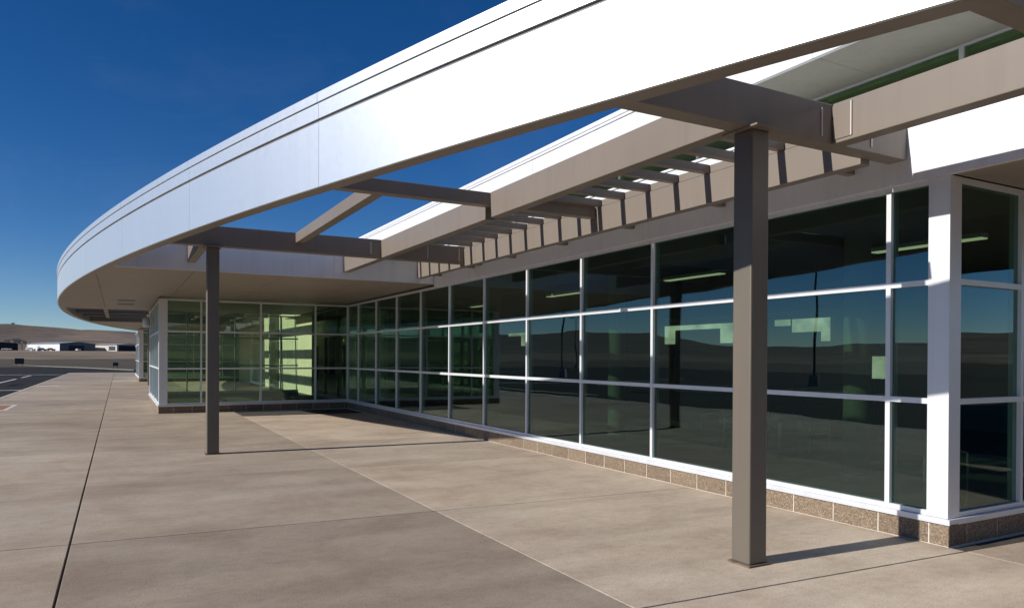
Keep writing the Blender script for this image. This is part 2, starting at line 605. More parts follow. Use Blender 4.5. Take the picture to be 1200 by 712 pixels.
# parking lot and lane (asphalt), 12 cm below the walk
lot_poly = [(70, -10.92), (-77.4, -10.92), (-77.4, 40), (-93, 40), (-93.5, -5), (-115, -11.5), (-150, -24.5), (-150, -75), (70, -75)]
structure(build('parking_lot', MB().prism(lot_poly, -0.15, -0.12), M['asphalt']))
km = MB()
km.box(-77.4, 12, -10.92, -10.72, -0.2, 0.0)
km.box(-77.4, -77.2, -10.72, 2, -0.2, 0.0)
structure(build('kerb', km, M['kerb'], bevel=0.02))
km = MB()
for a, b in (((-93.2, 40), (-93.7, -5)), ((-93.7, -5), (-115.2, -11.5)), ((-115.2, -11.5), (-150.4, -24.5)), ((-150.4, -24.5), (-150.4, -75))):
    a = Vector(a); b = Vector(b); d = (b - a).normalized(); nn = Vector((d.y, -d.x)) * 0.12
    km.prism([tuple(a - nn), tuple(b - nn), tuple(b + nn), tuple(a + nn)], -0.2, 0.0)
structure(build('far_kerb', km, M['kerb_grey']))
# painted lines, 4 mm above the asphalt
lines = [(-40.9, -40.55, -34, -11.1), (-75.2, -74.7, -40, -11.1), (-61.5, -49.5, -13.62, -13.46), (-36, -24, -13.62, -13.46), (-72, -65, -13.62, -13.46)]
for k, (x0, x1, y0, y1) in enumerate(lines):
    structure(build('road_marking', MB().box(x0, x1, y0, y1, -0.118, -0.115), M['line']))
for k in range(14):                      # stall lines across the lot, seen in the glass
    x = -44 + k * 2.75
    structure(build('road_marking', MB().box(x, x + 0.12, -29, -23.5, -0.118, -0.115), M['line']))

# concrete walk: a dark bed and one slab per joint field
structure(build('walk_bed', MB().box(-77.2, 12, -10.72, 9, -0.14, -0.02), M['joint']))
plaza = structure(build('plaza', MB().box(-77.2, 12, -10.715, -10.70, -0.1, -0.012), M['kerb']))
PITCH = 3.55
SK = 0.056


def slab(x0, x1, y0, y1, gx=0.006, gy0=0.005, gy1=0.005):
    c = 0.0035
    ya, yb = y0 + gy0, y1 - gy1

    def P(x, y):
        return (x + SK * (y + 3.6), y)
    def quad(i):
        return [P(x0 + gx + i, ya + i), P(x1 - gx - i, ya + i), P(x1 - gx - i, yb - i), P(x0 + gx + i, yb - i)]
    lo, hi = quad(0), quad(c)
    b = MB()
    b.v = [(*p, -0.10) for p in lo] + [(*p, -c * 0.8) for p in lo] + [(*p, 0.0) for p in hi]
    b.f = [(8, 9, 10, 11)]
    for s in (0, 4):
        for i in range(4):
            j = (i + 1) % 4
            b.f.append((s + i, s + j, s + 4 + j, s + 4 + i))
    return b


XS = [0.56 + PITCH * k for k in range(-22, 3)]
for i in range(len(XS) - 1):
    rows = [(-10.70, -7.10, 0.004, 0.009), (-7.10, -3.60, 0.009, 0.0012)]
    if XS[i] > -20.5:
        rows.append((-3.60, -0.05, 0.0012, 0.004))
    if XS[i] > 0:
        rows += [(-0.05, 3.5, 0.004, 0.004), (3.5, 7.05, 0.004, 0.004)]
    if XS[i] < -26:
        rows.append((-3.60, 0.5, 0.004, 0.004))
    for (ya, yb, g0, g1) in rows:
        build('slab', slab(XS[i], XS[i + 1], ya, yb, 0.010, g0, g1), M['concrete_pale' if ya > -3.7 else 'concrete'], plaza)

# kerb ramps with red tactile strips
rp = structure(build('kerb_ramp', MB().box(-25.4, -22.6, -10.70, -9.75, -0.03, 0.004), M['ramp']))
build('tactile_strip', MB().box(-25.1, -22.9, -10.45, -9.9, 0.002, 0.012), M['red'], rp)
rp = structure(build('kerb_ramp', MB().box(-42.9, -41.5, -10.60, -9.6, -0.03, 0.004), M['ramp']))
build('tactile_strip', MB().box(-41.85, -41.6, -10.5, -9.65, 0.002, 0.012), M['red'], rp)

# ------------------------------------------------------------------ terminal building
CX, CY, RO = -29.24, 85.66, 94.32          # the roof edge is a circular arc
RI = RO - 0.20
Z_SOF = 3.46
Z_TOP = 4.40
GX1 = 0.0                                   # first mullion
BAY = 1.80
XC = -19.25                                 # inner corner with the wing
WY = [0.0, -1.09, -2.79, -4.52, -5.62]      # wing mullions
Z_GB, Z_T2, Z_T1, Z_GT = 0.301, 1.325, 2.435, 3.35
WING_X0, WING_X1 = -26.75, -11.70           # roofed middle part
FAR_X0, FAR_X1 = -72.0, -38.5               # next roofed part


def arc_pt(x, r=RO):
    return CY - math.sqrt(r * r - (x - CX) ** 2)


def clip_disc(poly, r=RI):
    """clip a convex polygon by the roof circle (tangent half planes)"""
    for k in range(-60, 61):
        a = -math.pi / 2 + k * 0.009
        nx, ny = math.cos(a), math.sin(a)
        d = r + nx * CX + ny * CY
        out = []
        for i in range(len(poly)):
            p, q = poly[i], poly[(i + 1) % len(poly)]
            sp, sq = nx * p[0] + ny * p[1] - d, nx * q[0] + ny * q[1] - d
            if sp <= 0:
                out.append(p)
            if (sp < 0 < sq) or (sq < 0 < sp):
                t = sp / (sp - sq)
                out.append((p[0] + (q[0] - p[0]) * t, p[1] + (q[1] - p[1]) * t))
        poly = out
        if len(poly) < 3:
            return []
    return poly


terminal = thing('terminal_building', 'low glass-walled terminal with sweeping white curved roof edge beside concrete walk', 'building', (-9, 2, 0))


# glazed walls: origin o, along u, outward normal n (both unit, axis aligned in plan)
def glazed_wall(o, u, n, stops, post0=0.0, post1=0.0, zrows=(Z_GB, Z_T2, Z_T1, Z_GT), parent=terminal, blocks=True, head=True, mul=0.05, blk_off=0.0, trim=(0, 0), strim=None, glass='glass'):
    strim = trim if strim is None else strim
    ox, oy = o
    ux, uy = u
    nx, ny = n

    def fb(b, s0, s1, d0, d1, z0, z1):          # a box in wall coordinates
        xs = sorted((ox + ux * s0 + nx * d0, ox + ux * s1 + nx * d1))
        ys = sorted((oy + uy * s0 + ny * d0, oy + uy * s1 + ny * d1))
        return b.box(xs[0], xs[1], ys[0], ys[1], z0, z1)
    s0, s1 = stops[0], stops[-1]
    b = MB()
    fb(b, s0, s1, -0.06, 0.045, zrows[0] - 0.045, zrows[0])           # bottom rail
    fb(b, s0, s1, -0.06, 0.045, zrows[-1], zrows[-1] + 0.05)          # head rail
    wall = build('window_wall', b, M['alu'], parent)
    sill = MB()
    fb(sill, s0 - strim[0], s1 + strim[1], -0.06, 0.085, zrows[0] - 0.085, zrows[0] - 0.047)
    fb(sill, s0 - strim[0], s1 + strim[1], 0.070, 0.0852, zrows[0] - 0.098, zrows[0] - 0.0855)
    build('sill', sill, M['sill'], wall)
    for s in stops[1:-1]:
        build('mullion', fb(MB(), s - mul / 2, s + mul / 2, -0.07, 0.05, zrows[0], zrows[-1]), M['alu'], wall)
    for z in zrows[1:-1]:
        build('transom', fb(MB(), s0, s1, -0.065, 0.047, z - 0.026, z + 0.026), M['alu'], wall)
    for i in range(len(stops) - 1):
        a = stops[i] + (mul / 2 if i else 0)
        c = stops[i + 1] - (mul / 2 if i < len(stops) - 2 else 0)
        for k in range(len(zrows) - 1):
            za = zrows[k] + (0.026 if k else 0)
            zb = zrows[k + 1] - (0.026 if k < len(zrows) - 2 else 0)
            build('pane', fb(MB(), a + 0.001, c - 0.001, -0.012, 0.012, za + 0.001, zb - 0.001), M[glass], wall)
    if blocks:
        core = MB()
        fb(core, s0 - trim[0], s1 + trim[1], -0.10, 0.0605, -0.05, zrows[0] - 0.0865)
        plinth = build('plinth', core, M['mortar'], parent)
        L = 0.514
        s = s0 - trim[0] + blk_off - L
        while s < s1 + trim[1]:
            a, c = max(s, s0 - trim[0]), min(s + L - 0.013, s1 + trim[1])
            if c - a > 0.03:
                d = 0.066 + random.uniform(-0.002, 0.002)
                bb = fb(MB(), a, c, 0.04, d, 0.006, zrows[0] - 0.099)
                build('block', bb, M['block'], plinth, bevel=0.004)
            s += L
    return wall


def post(x0, x1, y0, y1, z0=Z_GB - 0.045, z1=Z_GT + 0.05, parent=terminal):
    return build('corner_post', MB().box(x0, x1, y0, y1, z0, z1), M['alu'], parent, bevel=0.004)


# main wall along X (u = -X from the near corner), outward normal -Y
main_stops = [0.0, 0.40] + [0.40 + BAY * k for k in range(1, 11)] + [0.40 - XC - 0.09]
main_wall = glazed_wall((0.40, 0.0), (-1, 0), (0, -1), main_stops, blk_off=0.19, trim=(0.213, 0), strim=(0.235, 0))
post(0.401, 0.602, -0.055, 0.13)
# return wall at the near corner, outward normal +X
ret_wall = glazed_wall((0.55, 0.131), (0, 1), (1, 0), [0.0, 1.06, 2.85, 4.65, 6.45], trim=(0.192, 0), strim=(0.07, 0), blk_off=0.3)
# wing wall at the inner corner, outward normal +X
post(XC - 0.10, XC + 0.05, -0.05, 0.10)
wing_wall = glazed_wall((XC, 0.0), (0, -1), (1, 0), [0.051] + [-y for y in WY[1:4]] + [5.44], blk_off=0.1, trim=(0, 0.24), glass='wing_glass')
post(XC - 0.18, XC + 0.055, -5.675, -5.441)
# wing front, outward normal -Y
front_stops = [0.0, 1.25, 3.05, 4.85, 6.65, 7.2]
front_wall = glazed_wall((XC - 0.181, -5.62), (-1, 0), (0, -1), front_stops, trim=(0.22, 0), glass='wing_glass')
# far side of the wing
post(XC - 7.58, XC - 7.382, -5.675, -5.44)
side_wall = glazed_wall((XC - 7.53, -5.439), (0, 1), (-1, 0), [0.0, 1.1, 2.9, 4.7, 5.4], glass='clear_glass')

# pavilion further along the walk
FPX = -48.3
far_wall = glazed_wall((FPX, -5.3), (0, 1), (1, 0), [0.0, 1.2, 3.0, 4.8, 8.0], trim=(0.2, 0))
post(FPX - 0.18, FPX + 0.055, -5.56, -5.301)
far_front = glazed_wall((FPX - 0.181, -5.5), (-1, 0), (0, -1), [0.0, 1.25, 3.05, 4.85, 6.65, 9.0, 12.0], trim=(0.22, 0))

# lower roof fascia over the main wall, panel by panel (flush with the frames)
x = 12.4
while x > WING_X1:
    x0 = max(x - 3.6, WING_X1 + 0.052)
    build('fascia_panel', MB().box(x0 + 0.003, x - 0.003, -0.075, -0.02, 3.402, 4.27), M['upper_white'], terminal)
    x -= 3.6
build('parapet_cap', MB().box(WING_X1 + 0.06, 12.4, -0.095, 0.22, 4.272, 4.30), M['upper_white'], terminal)
build('lower_roof', MB().box(WING_X1 + 0.06, 12.4, -0.019, 2.45, 4.05, 4.20), M['roofing'], terminal)
build('lower_ceiling', MB().box(-30, 0.54, 0.07, 2.45, 3.43, 3.47), M['ceil_in'], terminal)
build('entry_soffit', MB().box(0.62, 12.4, -0.018, 8.0, 3.405, 3.45), M['soffit'], terminal)

# middle roofed part: inner fascia facing the trellis, soffit panels, roof deck
yb = arc_pt(WING_X1, RI)
y = -0.078
while y > yb:
    y0 = max(y - 2.4, yb)
    build('fascia_panel', MB().box(WING_X1, WING_X1 + 0.05, y0 + 0.003, y - 0.003, Z_SOF, 4.33), M['upper_white'], terminal)
    y -= 2.4
for (xa, xb, y_back) in ((WING_X0, WING_X1 - 0.002, 0.06), (FAR_X0, FAR_X1, 0.5)):
    y = y_back
    while y > -9.6:
        poly = clip_disc([(xa, y - 1.795), (xb, y - 1.795), (xb, y - 0.005), (xa, y - 0.005)])
        if poly:
            build('soffit_panel', MB().prism(poly, Z_SOF + 0.004, Z_SOF + 0.03), M['soffit'], terminal)
        y -= 1.8
    poly = clip_disc([(xa, -10), (xb, -10), (xb, 3), (xa, 3)])
    build('roof_deck', MB().prism(poly, Z_SOF + 0.032, 4.31), M['roofing'], terminal)
poly = clip_disc([(FAR_X1 + 0.001, -10), (FAR_X1 + 0.05, -10), (FAR_X1 + 0.05, -0.1), (FAR_X1 + 0.001, -0.1)])
build('fascia_panel', MB().prism(poly, Z_SOF, 4.33), M['bronze'], terminal)
poly = clip_disc([(WING_X0 - 0.05, -10), (WING_X0 - 0.001, -10), (WING_X0 - 0.001, -0.1), (WING_X0 - 0.05, -0.1)])
build('fascia_panel', MB().prism(poly, Z_SOF, 4.33), M['upper_white'], terminal)
# soffit vents
for vx in (-21.7, -23.6):
    build('soffit_vent', MB().box(vx - 0.35, vx + 0.35, -6.75, -6.25, Z_SOF - 0.006, Z_SOF + 0.003), M['trim_dark'], terminal)

# low wall behind the open part of the far trellis, and back walls
build('rear_wall', MB().box(FPX, WING_X0 - 0.06, 0.55, 0.75, 0, 4.3), M['cream_ext'], terminal)

# clerestory and upper roof
YC = 2.5
build('clerestory_base', MB().box(-34, 12, YC, YC + 0.12, 4.0, 5.20), M['upper_white'], terminal)
b = MB().box(-34, 12, YC - 0.03, YC + 0.08, 5.59, 5.62).box(-34, 12, YC - 0.03, YC + 0.08, 5.202, 5.235)
cler = build('clerestory', b, M['alu'], terminal)
xm = 10.9
first = True
while xm > -34:
    build('mullion', MB().box(xm - 0.03, xm + 0.03, YC - 0.035, YC + 0.07, 5.236, 5.589), M['alu'], cler)
    build('pane', MB().box(max(xm - 2.30, -34) + 0.001, xm - 0.031, YC - 0.005, YC + 0.015, 5.236, 5.589), M['wing_glass'], cler)
    xm -= 2.33 * 1.0
ur = build('upper_roof', MB().box(-34, 12.5, 1.26, 14.5, 5.66, 6.02), M['roofing'], terminal)
x = 12.5
while x > -34:
    x0 = max(x - 3.6, -34)
    build('soffit_panel', MB().box(x0 + 0.003, x - 0.003, 1.25, YC - 0.035, 5.622, 5.655), M['upper_soffit'], ur)
    build('fascia_panel', MB().box(x0 + 0.003, x - 0.003, 1.17, 1.245, 5.60, 5.985), M['upper_white'], ur)
    x -= 3.6
build('reveal', MB().box(-34, 12.5, 1.20, 1.255, 5.986, 6.004), M['trim_dark'], ur)
build('cap_flashing', MB().box(-34, 12.5, 1.16, 1.6, 6.005, 6.055), M['upper_white'], ur)
build('cap_flashing', MB().box(-34, 12.5, 1.145, 1.6, 6.058, 6.14), M['upper_white'], ur)

# interior shell
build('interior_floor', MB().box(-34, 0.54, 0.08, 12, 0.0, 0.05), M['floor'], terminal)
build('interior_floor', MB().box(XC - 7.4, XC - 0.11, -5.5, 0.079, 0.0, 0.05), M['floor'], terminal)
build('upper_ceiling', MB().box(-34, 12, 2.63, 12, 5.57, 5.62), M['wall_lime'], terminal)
# airside wall with openings
bw = MB()
YB = 11.0
ops = [(-33.0, -30.0), (-29.0, -26), (-25, -22), (-16.6, -13.3), (-12.2, -8.9), (-4.6, -2.4)]
bw.box(-34, 0.54, YB, YB + 0.2, 0.05, 2.25)
bw.box(-34, 0.54, YB, YB + 0.2, 3.05, 5.57)
edges = [-34] + [e for o_ in ops for e in o_] + [0.54]
for i in range(0, len(edges), 2):
    bw.box(edges[i], edges[i + 1], YB, YB + 0.2, 2.25, 3.05)
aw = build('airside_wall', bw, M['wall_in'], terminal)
for a, c in ops:
    build('pane', MB().box(a + 0.002, c - 0.002, YB + 0.08, YB + 0.1, 2.252, 3.048), M['glass'], aw)
    build('mullion', MB().box((a + c) / 2 - 0.03, (a + c) / 2 + 0.03, YB + 0.04, YB + 0.14, 2.251, 3.049), M['alu'], aw)
bh = build('bulkhead', MB().box(-24.5, -3.0, 8.05, 8.2, 2.0, 5.569), M['bulk'], terminal)
build('wood_band', MB().box(-12.75, -5.4, 7.99, 8.049, 2.80, 2.90), M['wood'], bh)
build('wood_band', MB().box(-24.0, -21.3, 7.99, 8.049, 2.80, 2.90), M['wood'], bh)
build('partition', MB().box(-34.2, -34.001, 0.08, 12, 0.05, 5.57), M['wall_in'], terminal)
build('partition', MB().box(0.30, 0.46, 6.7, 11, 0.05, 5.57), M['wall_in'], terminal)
# lime wall at the back of the wing room, with dark openings
lw = build('lime_wall', MB().box(-33.9, -21.2, 1.9, 2.05, 0.05, 3.42), M['wall_lime'], terminal)
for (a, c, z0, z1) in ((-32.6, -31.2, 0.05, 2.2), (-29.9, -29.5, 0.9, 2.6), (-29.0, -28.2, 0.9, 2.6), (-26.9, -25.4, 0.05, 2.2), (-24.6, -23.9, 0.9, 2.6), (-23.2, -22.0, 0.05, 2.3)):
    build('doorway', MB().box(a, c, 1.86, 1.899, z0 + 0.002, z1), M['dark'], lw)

# ------------------------------------------------------------------ curved roof edge: ring beam cladding
def arc_box(a0, a1, r0, r1, z0, z1, seg):
    b = MB()
    rows = []
    for i in range(seg + 1):
        a = a0 + (a1 - a0) * i / seg
        ca, sa = math.cos(a), math.sin(a)
        row = []
        for r, z in ((r0, z0), (r1, z0), (r1, z1), (r0, z1)):
            row.append(len(b.v))
            b.v.append((CX + r * ca, CY + r * sa, z))
        rows.append(row)
    for i in range(seg):
        for k in range(4):
            k2 = (k + 1) % 4
            b.f.append((rows[i][k2], rows[i][k], rows[i + 1][k], rows[i + 1][k2]))
    b.f.append((rows[0][0], rows[0][1], rows[0][2], rows[0][3]))
    b.f.append((rows[-1][3], rows[-1][2], rows[-1][1], rows[-1][0]))
    # orient outwards
    return b


def ang(x, r=RO):
    return math.atan2(arc_pt(x, r) - CY, x - CX)


A_END, A_START = ang(9.0), ang(-74.0)
ring = build('curved_roof_edge', arc_box(A_START, A_END, RI, RO - 0.03, Z_SOF + 0.012, 4.33, 120), M['taupe'], terminal)
build('edge_soffit', arc_box(A_START, A_END, RI - 0.002, RO - 0.025, Z_SOF - 0.002, Z_SOF + 0.011, 120), M['taupe'], ring)
DA = 3.6 / RO
a = ang(-2.95)
while a < A_END:
    a += DA
GAP = 0.006 / RO
while a > A_START:
    a1, a0 = min(a, A_END), max(a - DA, A_START)
    if a1 - a0 > 0.002:
        build('edge_panel', arc_box(a0 + GAP / 2, a1 - GAP / 2, RO - 0.028, RO, Z_SOF - 0.012, 4.105, 8), M['white'], ring)
        build('edge_trim', arc_box(a0 + GAP / 2, a1 - GAP / 2, RO - 0.028, RO + 0.004, 4.142, 4.30, 8), M['white'], ring)
        build('edge_cap', arc_box(a0 + GAP / 2, a1 - GAP / 2, RO - 0.15, RO + 0.02, 4.304, Z_TOP, 8), M['white'], ring)
    a -= DA
build('reveal', arc_box(A_START, A_END, RO - 0.0275, RO - 0.018, 4.106, 4.141, 120), M['trim_dark'], ring)

# ------------------------------------------------------------------ steel trellis canopy
trellis = thing('trellis_canopy', 'taupe steel trellis with two square columns between curved roof edge and glass wall', 'canopy', (-4.5, -3, 0))
ZB, ZT = 3.62, 3.97
ZS = 3.78


def steel(name, x0, x1, y0, y1, z0, z1, parent=trellis, bevel=0.008):
    return build(name, MB().box(x0, x1, y0, y1, z0, z1), M['taupe'], parent, bevel=bevel)


def girder(x, z0, w=0.19, y_end=-0.08, zt=ZT):
    return steel('girder', x - w / 2, x + w / 2, arc_pt(x, RI) + 0.01, y_end, z0, zt)


g3 = girder(0.105, ZB)
g2 = girder(-4.41, ZS + 0.002, 0.16, -0.52, ZT - 0.012)
g1 = girder(-9.10, ZB)
g4 = girder(2.24, ZB + 0.03, 0.16)
g5 = girder(6.6, ZB)
# long beams parallel to the wall, broken at the girders
for (xa, xb) in ((-11.695, -9.196), (-9.004, -4.492), (-4.328, 0.009)):
    steel('beam', xa, xb, -2.26, -2.10, ZB - 0.003, ZT - 0.006)
steel('beam', 0.203, 2.158, -1.15, -0.99, ZB - 0.003, ZT + 0.004)
steel('beam', 2.322, 6.5, -1.15, -0.99, ZB - 0.003, ZT + 0.004)
steel('purlin', -9.004, -4.492, -3.88, -3.73, ZS, ZT - 0.008)
steel('purlin', -11.695, -9.196, -5.48, -5.33, ZB - 0.001, ZT - 0.006)
# ledger along the wall
lb = steel('ledger_beam', WING_X1 + 0.055, 0.008, -0.50, -0.36, 3.57, 3.93)
build('ledger_cap', MB().box(WING_X1 + 0.055, 0.008, -0.485, -0.37, 3.935, 4.03), M['taupe'], lb, bevel=0.004)
for k in range(7):
    xx = -11.2 + k * 1.8
    steel('bracket', xx - 0.04, xx + 0.04, -0.359, -0.076, 3.60, 3.72, lb, 0.003)
# sun shading blades
blade_mesh = MB().box(-0.045, 0.045, -0.80, 0.80, -0.047, 0.047).mesh('blade', M['taupe'])
k = 0
while True:
    xx = -0.39 - 0.553 * k
    if xx < -11.6:
        break
    if all(abs(xx - gx) > 0.14 for gx in (-4.41, -9.10)):
        o = link('blade', blade_mesh, trellis, (xx, -1.295, 3.982))
        o.rotation_euler[0] = 0
    k += 1
# connection plates
for (gx, w) in ((0.105, 0.19), (-9.10, 0.19)):
    if gx < -1:
        build('connection_plate', MB().box(gx + w / 2 + 0.001, gx + w / 2 + 0.008, -2.47, -2.455, ZB + 0.06, ZT - 0.06), M['weld'], trellis)
    build('connection_plate', MB().box(gx + w / 2 + 0.001, gx + w / 2 + 0.008, -1.30, -1.288, ZB + 0.05, ZT - 0.05), M['weld'], trellis)
    build('connection_plate', MB().box(gx + w / 2 + 0.001, gx + w / 2 + 0.008, -0.62, -0.605, ZB + 0.05, ZT - 0.05), M['weld'], trellis)
build('connection_plate', MB().box(0.206, 0.40, -1.158, -1.1505, ZB + 0.03, ZT - 0.02), M['taupe'], trellis)
build('connection_plate', MB().box(0.385, 0.395, -1.161, -1.1505, ZB + 0.03, ZT - 0.02), M['weld'], trellis)


def column(x, y, w=0.20, zt=ZB, label=None):
    c = build('column', MB().box(x - w / 2, x + w / 2, y - w / 2, y + w / 2, 0.016, zt - 0.018), M['bronze'], trellis, bevel=0.012)
    build('base_plate', MB().box(x - 0.122, x + 0.122, y - 0.122, y + 0.122, 0.001, 0.0155), M['rust'], c)
    build('cap_plate', MB().box(x - 0.19, x + 0.19, y - 0.14, y + 0.14, zt - 0.0175, zt - 0.0015), M['taupe'], c)
    return c


M['rust'] = rough_mat('rusting_steel', [(0.3, (0.10, 0.07, 0.045)), (0.7, (0.19, 0.145, 0.105))], 15)
column(0.118, -2.06)
column(-9.13, -5.27)

# trellis bay beyond the roofed middle part
trellis2 = thing('trellis_canopy', 'dark open steel trellis bay under the far end of the curved roof edge', 'canopy', (-32, -4, 0))
for gx in (-30.2, -33.4, -36.2):
    build('girder', MB().box(gx - 0.1, gx + 0.1, arc_pt(gx, RI) + 0.01, -0.1, ZB, ZT), M['bronze'], trellis2)
for yy in (-7.2, -5.4, -3.2, -1.2):
    for (xa, xb) in ((-30.095, WING_X0 - 0.055), (-33.295, -30.305), (-36.095, -33.505), (-38.445, -36.305)):
        if arc_pt(xa, RI) < yy:
            build('beam', MB().box(xa, xb, yy - 0.08, yy + 0.08, ZB + 0.01, ZT - 0.01), M['bronze'], trellis2)
c2 = build('column', MB().box(-42.25, -42.05, -5.25, -5.05, 0, Z_SOF), M['taupe'], trellis2, bevel=0.01)
c3 = build('column', MB().box(-33.5, -33.3, -5.0, -4.8, 0, ZB), M['taupe'], trellis2, bevel=0.01)

# wall lamp on the wing front
wl = thing('wall_lamp', 'small round white lamp fixed to the front of the glazed wing', 'lamp', (XC - 5.0, -5.68, 2.9))
build('bracket', MB().box(XC - 5.05, XC - 4.95, -5.76, -5.672, 2.95, 3.05), M['alu'], wl)
build('shade', MB().lathe([(0.04, 3.06), (0.12, 3.0), (0.13, 2.78), (0.09, 2.72)], XC - 5.0, -5.86, 14), M['h_white'], wl, smooth=True)

# ------------------------------------------------------------------ interior things
def ceiling_light(x, y, z, L, along, label):
    t = thing('ceiling_light', label, 'light', (x, y, z), 0, 'lit strip lights inside the hall')
    hx, hy = (L / 2, 0.09) if along == 'x' else (0.09, L / 2)
    build('housing', MB().box(x - hx, x + hx, y - hy, y + hy, z, z + 0.06), M['h_white'], t)
    build('diffuser', MB().box(x - hx + 0.01, x + hx - 0.01, y - hy + 0.01, y + hy - 0.01, z - 0.015, z - 0.001), M['lamp'], t)


for (x, lab) in ((-1.7, 'lit strip light in the hall nearest the building corner'), (-6.4, 'lit strip light in the hall left of the near steel column'),
                 (-11.1, 'lit strip light in the hall at the far part of the glass wall'), (-15.8, 'lit strip light in the hall nearest the inner corner')):
    ceiling_light(x, 3.3, 3.32, 1.6, 'x', lab)


def added_glow(boxes, label):  # glowing shapes added to give pale bright patches behind the glass, no known lamp
    t = thing('added_glow', label, 'light patch', (boxes[0][0], 8.0, boxes[0][2]), 0, 'added glowing patches on the bulkhead inside the hall')
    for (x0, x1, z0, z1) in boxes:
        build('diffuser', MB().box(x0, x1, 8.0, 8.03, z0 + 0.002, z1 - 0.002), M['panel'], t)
        build('glow_backing', MB().box(x0, x1, 8.031, 8.049, z0 + 0.002, z1 - 0.002), M['alu'], t)


added_glow([(-12.75, -9.9, 2.54, 2.68), (-12.75, -12.31, 2.13, 2.54), (-10.42, -9.9, 2.13, 2.54)], 'added glowing arch-shaped patch inside the hall left of the near column')
added_glow([(-8.52, -8.05, 2.53, 2.69), (-7.98, -6.9, 2.36, 2.69), (-7.13, -6.9, 2.13, 2.36)], 'added glowing stepped patch inside the hall right of the near column')
added_glow([(-22.86, -21.36, 2.60, 2.72), (-21.75, -21.36, 2.18, 2.60)], 'small added glowing patch inside the hall deep behind the glass wall')
t = thing('added_glow_stand', 'added glowing patch on a slim stand inside the hall by the corner', 'light_patch', (-5.6, 8.0, 0.05))  # invented stand and glow, added for one bright upright patch
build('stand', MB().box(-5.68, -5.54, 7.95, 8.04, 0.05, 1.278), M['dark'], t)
build('glow_face', MB().box(-5.76, -5.46, 7.95, 8.0, 1.28, 1.77), M['panel'], t)
for x, lab in ((-1.9, 'round white interior column nearest the building corner'), (-7.3, 'round white interior column behind the long glass wall middle'),
               (-12.7, 'round white interior column third from the building corner'), (-17.9, 'round white interior column nearest the inner corner')):
    t = thing('interior_column', lab, 'column', (x, 2.1, 0.05), 0, 'round columns inside the hall')
    build('shaft', MB().lathe([(0.17, 0.16), (0.17, 3.429)], x, 2.1, 24, False), M['wall_in'], t, smooth=True)
    build('base', MB().lathe([(0.20, 0.051), (0.20, 0.15), (0.17, 0.159)], x, 2.1, 24), M['dark'], t)


def make_chair():
    parts = []
    b = MB().box(-0.26, 0.26, -0.24, 0.26, 0.40, 0.47)
    parts.append(('seat', b.mesh('seat', M['seat'])))
    b = MB()
    for i in range(5):
        t0, t1 = i / 5, (i + 1) / 5
        y0, y1 = 0.22 + 0.10 * t0 ** 1.3, 0.22 + 0.10 * t1 ** 1.3
        z0, z1 = 0.48 + 0.42 * t0, 0.48 + 0.42 * t1
        s = len(b.v)
        b.v += [(-0.25, y0, z0), (0.25, y0, z0), (0.25, y0 + 0.05, z0), (-0.25, y0 + 0.05, z0), (-0.25, y1, z1), (0.25, y1, z1), (0.25, y1 + 0.05, z1), (-0.25, y1 + 0.05, z1)]
        b.f += [tuple(s + q for q in fq) for fq in BOXF]
    parts.append(('backrest', b.mesh('backrest', M['seat'])))
    for sx in (-0.28, 0.28):
        b = MB().tube((sx, -0.22, 0.0), (sx, -0.22, 0.62), 0.015).tube((sx, -0.22, 0.62), (sx, 0.24, 0.66), 0.018).tube((sx, 0.24, 0.66), (sx, 0.24, 0.0), 0.015)
        parts.append(('armrest_frame', b.mesh('armrest_frame', M['chrome'])))
    return parts


t = thing('service_counter', 'long low counter with pale top inside the hall behind the glass', 'counter', (-11.0, 6.2, 0.05))
build('cabinet', MB().box(-13.3, -8.7, 6.0, 6.5, 0.051, 0.86), M['dark'], t)
build('counter_top', MB().box(-13.4, -8.6, 5.92, 6.55, 0.862, 0.91), M['h_white'], t, bevel=0.01)
for k in range(4):
    build('cabinet_door', MB().box(-13.25 + k * 1.14, -12.17 + k * 1.14, 5.975, 5.999, 0.12, 0.82), M['bulk'], t)


CH = make_chair()
chairs = [(-0.42, 1.35, 1.3, 'black chair with chrome arms just inside the glass at building corner'),
          (-3.4, 2.9, 0.0, 'black chair with chrome arms inside hall, first of the row'),
          (-4.0, 2.9, 0.0, 'black chair with chrome arms inside hall, second of the row'),
          (-4.6, 2.9, 0.0, 'black chair with chrome arms inside hall, third of the row'),
          (-5.2, 2.9, 0.0, 'black chair with chrome arms inside hall, last of the row')]
for x, y, rz, lab in chairs:
    t = thing('waiting_chair', lab, 'chair', (x, y, 0.05), rz, 'chairs inside the hall')
    for nm, me in CH:
        o = bpy.data.objects.new(nm, me)
        COL.objects.link(o)
        o.parent = t

# ------------------------------------------------------------------ things beyond the walk
def terrain_z(x, y):
    return terrain_h(x, y)


